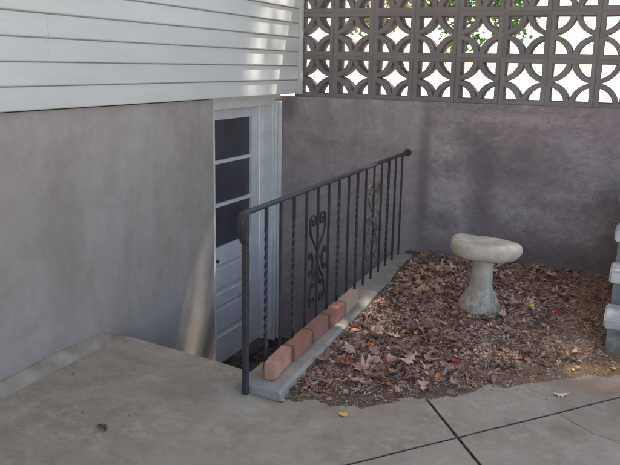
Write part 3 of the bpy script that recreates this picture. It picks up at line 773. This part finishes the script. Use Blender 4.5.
# ------------------------------------------------------------------ leaf litter
def leaf_outline(kind, r):
    """returns list of (x,y) for a leaf about 1 unit long lying along +y"""
    if kind == 'oak':
        half = [(0.015, -.18), (.02, 0), (.10, .06), (.22, .12), (.12, .22), (.20, .30), (.36, .40), (.20, .46), (.22, .56), (.34, .68), (.17, .72), (.14, .84), (.10, .95)]
    elif kind == 'maple':
        half = [(.012, -.25), (.02, .02), (.25, -.06), (.22, .08), (.48, .16), (.32, .28), (.52, .52), (.26, .46), (.20, .52), (.24, .74), (.10, .70)]
    else:
        half = [(.012, -.15), (.02, 0), (.16, .18), (.22, .40), (.18, .64), (.09, .84)]
    half = [(x*r.uniform(.85, 1.15), y) for x, y in half]
    other = [(-x*r.uniform(.85, 1.15), y) for x, y in half][::-1]
    return half+[(0, 1.0)]+other
def leaf_geo(kind, r, curl, L):
    out = leaf_outline(kind, r); n = len(out); m = n//2
    v = []; f = []
    cup = r.uniform(-.6, 1.0)*curl; bend = r.uniform(-.8, 1.2)*curl; tw = r.uniform(-.8, .8)*curl
    def place(x, y):
        z = cup*x*x*2.2+bend*(y-.4)**2*.8+tw*x*(y-.4)*1.5+.05*curl*r.uniform(-1, 1)
        return Vector((x*L, (y-.4)*L, z*L))
    # mid rib verts so the blade can fold
    for (x, y) in out: v.append(place(x, y))
    ribs = []
    for i in range(m+1):
        a, b = out[i], out[n-1-i]
        if i == m: ribs.append(i); continue
        v.append(place(0, (a[1]+b[1])/2)+Vector((0, 0, -.02*L*curl))); ribs.append(len(v)-1)
    for i in range(m):
        f.append((i, i+1, ribs[i+1], ribs[i]) if ribs[i+1] != i+1 else (i, i+1, ribs[i]))
        a, b = n-1-i, n-2-i
        f.append((a, ribs[i], ribs[i+1], b) if ribs[i+1] != b else (a, ribs[i], b))
    zmin = min(p.z for p in v)
    for p in v: p.z -= zmin
    return v, f
def in_bed(x, y, m=0.0):
    return -1.44+.0 < x < 1.0 and bed_y(x)+m < y < YB-.01 and not (x > -.06 and y > 4.2) and math.hypot(x+.80, y-4.475) > .125

def litter():
    r = random.Random(21)
    # --- mulch chips, twigs and pebbles: one uncountable mass
    V = []; Fc = []; MI = []
    names = ['chip_grey', 'chip_brown', 'chip_red', 'pebble', 'pebble_tan', 'leaf_brown', 'leaf_dark', 'leaf_tan', 'leaf_pink', 'leaf_pale', 'leaf_orange', 'leaf_red']
    def density_leaf(x, y):
        d = 1.0 if x < -.55 else max(.12, 1-(x+.55)/.35)
        edge = min(1, max(0, (y-bed_y(x)-.06)/.25)); return d*edge*(.55+.6*nz(x, y, 3, 12))
    cnt = 0
    while cnt < 17000:
        x = r.uniform(-1.44, .35); y = r.uniform(2.95, YB-.01)
        if not in_bed(x, y, -.012): continue
        e = (y-bed_y(x))
        if r.random() > min(1, .12+max(0, e)*2.6): continue
        if x > -.5 and r.random() < .55: continue
        cnt += 1
        z = soil_z(x, y); L = r.uniform(.007, .028)*(1 if r.random() < .8 else 2.0); L *= min(1, .35+e*2.6); w_ = L*r.uniform(.13, .34); t = w_*r.uniform(.25, .6)
        q = Matrix.Rotation(r.uniform(0, 2*pi), 3, 'Z') @ Matrix.Rotation(r.gauss(0, .35), 3, 'X') @ Matrix.Rotation(r.gauss(0, .5), 3, 'Y')
        b = len(V)
        for sx, sy in ((-1, -1), (1, -1), (.7, 1), (-.8, 1)):
            V.append(q @ Vector((sx*w_/2, sy*L/2, -t))+Vector((x, y, z+.004)))
        for sx, sy in ((-.6, -.9), (.7, -.8), (.4, .9), (-.5, .8)):
            V.append(q @ Vector((sx*w_/2, sy*L/2, t))+Vector((x, y, z+.004)))
        for f in ((4, 5, 6, 7), (0, 1, 5, 4), (1, 2, 6, 5), (2, 3, 7, 6), (3, 0, 4, 7)):
            Fc.append(tuple(b+i for i in f)); MI.append(-1)
        mi = r.choices([0, 1, 2], [.35, .45, .2])[0]
        for k in range(5): MI[-1-k] = mi
    ico = [(0, 0, 1), (.9, 0, .3), (.28, .85, .3), (-.72, .53, .3), (-.72, -.53, .3), (.28, -.85, .3), (.72, .53, -.4), (-.28, .85, -.4), (-.9, 0, -.4), (-.28, -.85, -.4), (.72, -.53, -.4)]
    icf = [(0, 1, 2), (0, 2, 3), (0, 3, 4), (0, 4, 5), (0, 5, 1), (1, 6, 2), (2, 7, 3), (3, 8, 4), (4, 9, 5), (5, 10, 1), (6, 7, 2), (7, 8, 3), (8, 9, 4), (9, 10, 5), (10, 6, 1)]
    cnt = 0
    while cnt < 3600:
        x = r.uniform(-1.43, .4); y = r.uniform(2.93, YB-.02)
        if not in_bed(x, y, -.05): continue
        e = y-bed_y(x)
        wgt = .9*math.exp(-max(0, e)/.10)*(.5 if e > 0 else .25) + (.55 if x > -.5 else .10)
        if r.random() > wgt: continue
        cnt += 1; s = r.uniform(.0018, .0055)*(1 if r.random() < .93 else 1.9); z = soil_z(x, y)
        if e < .0: z = max(z, slab_z(x, y)); s *= .7
        q = Matrix.Rotation(r.uniform(0, 6.3), 3, 'Z'); b = len(V); sc = Vector((s*r.uniform(.8, 1.4), s*r.uniform(.7, 1.1), s*r.uniform(.5, .8)))
        for p in ico: V.append(q @ Vector((p[0]*sc.x, p[1]*sc.y, p[2]*sc.z))+Vector((x, y, z+sc.z*.3)))
        mi = 3 if r.random() < .45 else 4
        for f in icf: Fc.append(tuple(b+i for i in f)); MI.append(mi)
    me = pymesh('mulch', V, Fc)
    for k in names: me.materials.append(M[k])
    me.polygons.foreach_set('material_index', MI); me.update()
    o = mk('mulch', me); tag(o, 'fine wood mulch, twigs and pebbles covering the bed', kind='stuff')
    # --- small and half buried leaves: another uncountable mass
    V = []; Fc = []; MI = []; cnt = 0
    while cnt < 2600:
        x = r.uniform(-1.43, .25); y = r.uniform(3.0, YB-.02)
        if not in_bed(x, y, .02): continue
        if r.random() > density_leaf(x, y): continue
        cnt += 1; L = r.uniform(.022, .060)
        v, f = leaf_geo(r.choice(['oak', 'oval', 'oval', 'oval', 'oak']), r, r.uniform(.5, 1.5), L)
        q = Matrix.Rotation(r.uniform(0, 6.3), 3, 'Z') @ Matrix.Rotation(r.gauss(0, .42), 3, 'X') @ Matrix.Rotation(r.gauss(0, .42), 3, 'Y')
        if r.random() < .3: q = q @ Matrix.Rotation(pi, 3, 'X')
        z = soil_z(x, y)+r.uniform(.004, .020); b = len(V)
        v = [q @ p for p in v]; zm = sum(p.z for p in v)/len(v)
        V += [p+Vector((x, y, z-zm)) for p in v]
        lit_band = math.exp(-((x+1.15)**2/.09+(y-4.78)**2/.035))+.6*math.exp(-((x+.62)**2/.03+(y-4.65)**2/.03)); mi = r.choices([5, 6, 7, 8, 10, 11], [.46, .26, .10+1.1*lit_band, .10+.9*lit_band, .015, .015])[0]  # paler leaf colours stand in for the light band on the bed
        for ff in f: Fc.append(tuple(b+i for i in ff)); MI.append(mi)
    me = pymesh('leaf_litter', V, Fc)
    for k in names: me.materials.append(M[k])
    me.polygons.foreach_set('material_index', MI); me.update()
    o = mk('leaf_litter', me); tag(o, 'small crumbled brown leaves lying thick over the bed', kind='stuff')

    # --- leaves one can pick out
    def leaf(kind, mat, L, x, y, z, label, group=None, rot=None, curl=.8, tilt=.2, seed=None, me=None):
        if me is None:
            rr = random.Random(seed if seed is not None else r.random())
            v, f = leaf_geo(kind, rr, curl, L); me = pymesh('fallen_leaf', v, f); me.materials.append(M[mat])
        o = mk('fallen_leaf', me); o.location = (x, y, z)
        o.rotation_euler = (r.gauss(0, tilt), r.gauss(0, tilt), r.uniform(0, 6.3) if rot is None else rot)
        tag(o, label, 'leaf', group); return o
    leaf('maple', 'leaf_yellow', .050, -1.10, 2.948, slab_z(-1.1, 2.95)+.002, 'small yellow leaf lying on the slab below the curb', None, 1.2, .5, .03, 3)
    leaf('oak', 'leaf_pale', .070, -.215, 3.612, slab_z(-.2, 3.6)+.002, 'pale cream leaf on the slab beside the steps', None, 1.9, .5, .03, 5)
    leaf('oval', 'leaf_pale', .026, -.27, 3.54, slab_z(-.27, 3.5)+.002, 'tiny pale leaf scrap on the slab by the joint', None, .4, .5, .03, 6)
    leaf('oak', 'leaf_orange', .085, -1.04, 3.30, soil_z(-1.04, 3.30)+.012, 'bright orange oak leaf near the front edge of the bed', None, 2.4, .8, .15, 8)
    leaf('maple', 'leaf_yellow', .045, -1.15, 3.285, soil_z(-1.15, 3.28)+.012, 'small golden leaf in the mulch left of the orange leaf', None, .6, .8, .15, 9)
    leaf('maple', 'leaf_red', .085, -1.27, 3.42, soil_z(-1.27, 3.42)+.016, 'dark red maple leaf in the mulch near the bricks', None, -.6, .7, .12, 10)
    leaf('oak', 'leaf_tan', .115, -1.30, 3.56, soil_z(-1.30, 3.56)+.016, 'large tan oak leaf beside the bricks', None, .8, .9, .12, 11)
    leaf('oak', 'leaf_orange', .10, -1.22, 3.64, soil_z(-1.22, 3.64)+.022, 'rusty orange oak leaf beside the large tan leaf', None, -1.2, .9, .12, 12)
    leaf('oak', 'leaf_tan', .12, -.98, 3.56, soil_z(-.98, 3.56)+.022, 'large pale tan oak leaf in front of the stool', None, 2.7, 1.0, .15, 13)
    leaf('oval', 'leaf_yellow', .055, -.88, 3.63, soil_z(-.88, 3.63)+.022, 'small straw yellow leaf right of the large pale oak leaf', None, .3, .6, .15, 14)
    leaf('oak', 'leaf_yellow', .055, -.50, 4.62, soil_z(-.5, 4.62)+.02, 'yellow leaf in the soil right of the stool', None, .3, .6, .15, 15)
    leaf('maple', 'leaf_yellow', .035, .0, 4.05, soil_z(.0, 4.05)+.008, 'tiny mustard yellow leaf at the foot of the steps', None, .9, .6, .1, 16)
    leaf('oval', 'leaf_yellow', .032, -.19, 3.93, soil_z(-.19, 3.93)+.01, 'tiny yellow brown leaf on the bare edge of the bed', None, .2, .6, .1, 17)
    leaf('oval', 'leaf_dark', .040, -.71, 3.40, soil_z(-.71, 3.4)+.008, 'small dark leaf on the bare front edge of the bed', None, 1.4, .8, .1, 18)
    kinds = [('oak', 'leaf_tan', 'tan curled oak leaf lying on the leaf litter', 'tan oak leaves on the bed', 60),
             ('oak', 'leaf_brown', 'brown curled oak leaf lying on the leaf litter', 'brown oak leaves on the bed', 40),
             ('maple', 'leaf_pink', 'pinkish brown pointed leaf lying on the leaf litter', 'pinkish pointed leaves on the bed', 30),
             ('oval', 'leaf_brown', 'plain oval brown leaf lying on the leaf litter', 'oval brown leaves on the bed', 30)]
    def lit_drift(x, y, mat):
        back = math.exp(-((x+1.15)**2/.09+(y-4.78)**2/.035)) + .55*math.exp(-((x+.62)**2/.02+(y-4.62)**2/.03))  # pale leaves crowded here imitate light falling on the bed
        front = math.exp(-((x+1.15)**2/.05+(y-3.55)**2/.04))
        dark = math.exp(-((x+1.1)**2/.10+(y-4.25)**2/.04))  # fewer pale leaves here imitate the shade beside the stool
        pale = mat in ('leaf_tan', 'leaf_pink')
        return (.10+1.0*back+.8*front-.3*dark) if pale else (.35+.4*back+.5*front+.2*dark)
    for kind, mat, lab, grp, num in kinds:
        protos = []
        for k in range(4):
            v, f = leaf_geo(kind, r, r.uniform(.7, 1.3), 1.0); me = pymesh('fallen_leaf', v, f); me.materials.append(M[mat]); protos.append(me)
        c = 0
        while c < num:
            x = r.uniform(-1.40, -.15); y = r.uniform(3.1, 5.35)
            if not in_bed(x, y, .12) or r.random() > lit_drift(x, y, mat)*(1 if x < -.5 else .5): continue
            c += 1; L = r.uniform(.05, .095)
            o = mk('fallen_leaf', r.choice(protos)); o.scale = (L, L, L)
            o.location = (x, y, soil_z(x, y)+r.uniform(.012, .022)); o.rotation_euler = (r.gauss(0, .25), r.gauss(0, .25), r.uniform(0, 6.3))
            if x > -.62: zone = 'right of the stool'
            elif y > 4.62: zone = 'between the stool and the back wall' if x > -1.02 else 'near the far end of the curb'
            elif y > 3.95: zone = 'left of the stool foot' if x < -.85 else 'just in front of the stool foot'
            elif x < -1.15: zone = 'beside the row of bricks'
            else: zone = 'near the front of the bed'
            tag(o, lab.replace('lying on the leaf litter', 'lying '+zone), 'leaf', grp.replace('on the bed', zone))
litter()

def debris():
    r = random.Random(4)
    def clump(x, y, n, L, label, nm='debris_clump'):
        V = []; F = []
        for k in range(n):
            v, f = leaf_geo(r.choice(['oval', 'maple', 'oak']), r, 1.4, L*r.uniform(.6, 1.1))
            q = Matrix.Rotation(r.uniform(0, 6.3), 3, 'Z') @ Matrix.Rotation(r.gauss(0, .6), 3, 'X') @ Matrix.Rotation(r.gauss(0, .6), 3, 'Y')
            v = [q @ p for p in v]; b = len(V); d = Vector((r.gauss(0, L*.3), r.gauss(0, L*.22), 0)); zm = min(p.z for p in v)
            V += [p+d-Vector((0, 0, zm)) for p in v]; F += [tuple(b+i for i in q_) for q_ in f]
        o = mk(nm, pymesh(nm, V, F), 'leaf_dark'); o.location = (x, y, slab_z(x, y)+.001); tag(o, label, 'debris')
    clump(-1.935, 2.30, 6, .034, 'small dark clump of shrivelled leaves on the slab at the lower left')
    clump(-2.09, 2.36, 2, .014, 'tiny dark crumb on the slab left of the dark leaf clump')
    clump(-1.90, 2.44, 2, .011, 'tiny dark crumb on the slab just behind the dark leaf clump')
    clump(-2.00, 2.45, 1, .010, 'single dark speck on the slab nearest the wall foot')
    clump(-2.36, 2.62, 3, .014, 'dark crumbs caught at the foot of the mortar fillet')
debris()

def well_leaves():
    r = random.Random(14); V = []; F = []
    for k in range(160):
        v, f = leaf_geo(r.choice(['oval', 'oak']), r, 1.2, r.uniform(.04, .08)); q = Matrix.Rotation(r.uniform(0, 6.3), 3, 'Z') @ Matrix.Rotation(r.gauss(0, .4), 3, 'X')
        x, y = r.uniform(-2.62, -1.70), r.uniform(4.3, 5.4); v = [q @ p for p in v]; zm = min(p.z for p in v); b = len(V)
        V += [p+Vector((x, y, ZF+.001-zm)) for p in v]; F += [tuple(b+i for i in q_) for q_ in f]
    o = mk('leaf_debris', pymesh('leaf_debris', V, F), 'leaf_dark'); tag(o, 'dark wet leaves lying on the stairwell floor', kind='stuff')
well_leaves()

# ------------------------------------------------------------------ planting behind the screen
def tree(name, x, y, zc, R, n, mats_, label, seed, htrunk, lean=0.0, big=1.0):
    r = random.Random(seed); root = empty(name, (x, y, -.09), label, 'tree')
    bm = bmesh.new(); pts = [Vector((lean*t**4, 0, htrunk*t)) for t in (0, .3, .6, .75, .85, .92, 1)]
    sweep(bm, pts, lambda i: ngon(.09-.011*i, 8))
    for k in range(6):
        a = r.uniform(0, 6.3); e = Vector((lean+R[0]*.7*cos(a), R[1]*.7*sin(a), zc+r.uniform(-.3, .5)*R[2])); s = pts[-2]+(pts[-1]-pts[-2])*r.random()
        sweep(bm, [s, s.lerp(e, .5)+Vector((0, 0, .12)), e], lambda i: ngon(.035-.012*i, 6))
    mk('trunk', bmesh_done(bm, 'trunk'), 'bark', root)
    V = []; F = []; MI = []
    cl = []
    for k in range(26):
        d = Vector((r.gauss(0, 1), r.gauss(0, 1), r.gauss(0, 1))).normalized()*r.uniform(.45, 1)
        cl.append(Vector((lean+d.x*R[0], d.y*R[1], zc+d.z*R[2])))
    for k in range(n):
        c = r.choice(cl); p = c+Vector((r.gauss(0, .16), r.gauss(0, .16), r.gauss(0, .13)))*max(R)
        L = r.uniform(.05, .10)*big; q = Matrix.Rotation(r.uniform(0, 6.3), 3, 'Z') @ Matrix.Rotation(r.gauss(0, .8), 3, 'X') @ Matrix.Rotation(r.gauss(0, .8), 3, 'Y')
        b = len(V)
        for u in ((0, -.5, 0), (.28, 0, .06), (0, .5, -.04), (-.28, 0, .06)): V.append(p+q @ (Vector(u)*L))
        F += [(b, b+1, b+2), (b, b+2, b+3)]; mi = r.choices(range(len(mats_)), [6, 2, 1][:len(mats_)])[0]; MI += [mi, mi]
    me = pymesh('crown', V, F)
    for k in mats_: me.materials.append(M[k])
    me.polygons.foreach_set('material_index', MI)
    mk('crown', me, None, root)
tree('garden_tree', .35, 8.8, 2.62, (.66, .6, .74), 6500, ['green_leaf', 'olive_leaf'], 'leafy green tree seen through the middle of the screen', 5, 3.3, -2.25)
tree('flowering_shrub', -3.25, 9.6, 2.30, (.40, .4, .30), 700, ['olive_leaf', 'green_leaf', 'pink_petal'], 'olive shrub with pink flecks seen through the left of the screen', 9, 1.9)
tree('added_shade_tree', 4, 11.2, 15.3, (4.5, 3.7, 2.6), 12500, ['green_leaf', 'olive_leaf'], 'added tall leafy tree, out of view, filtering the sun', 58, 12.5, .4, 2.8)  # unseen tree, added to thin the sunlight
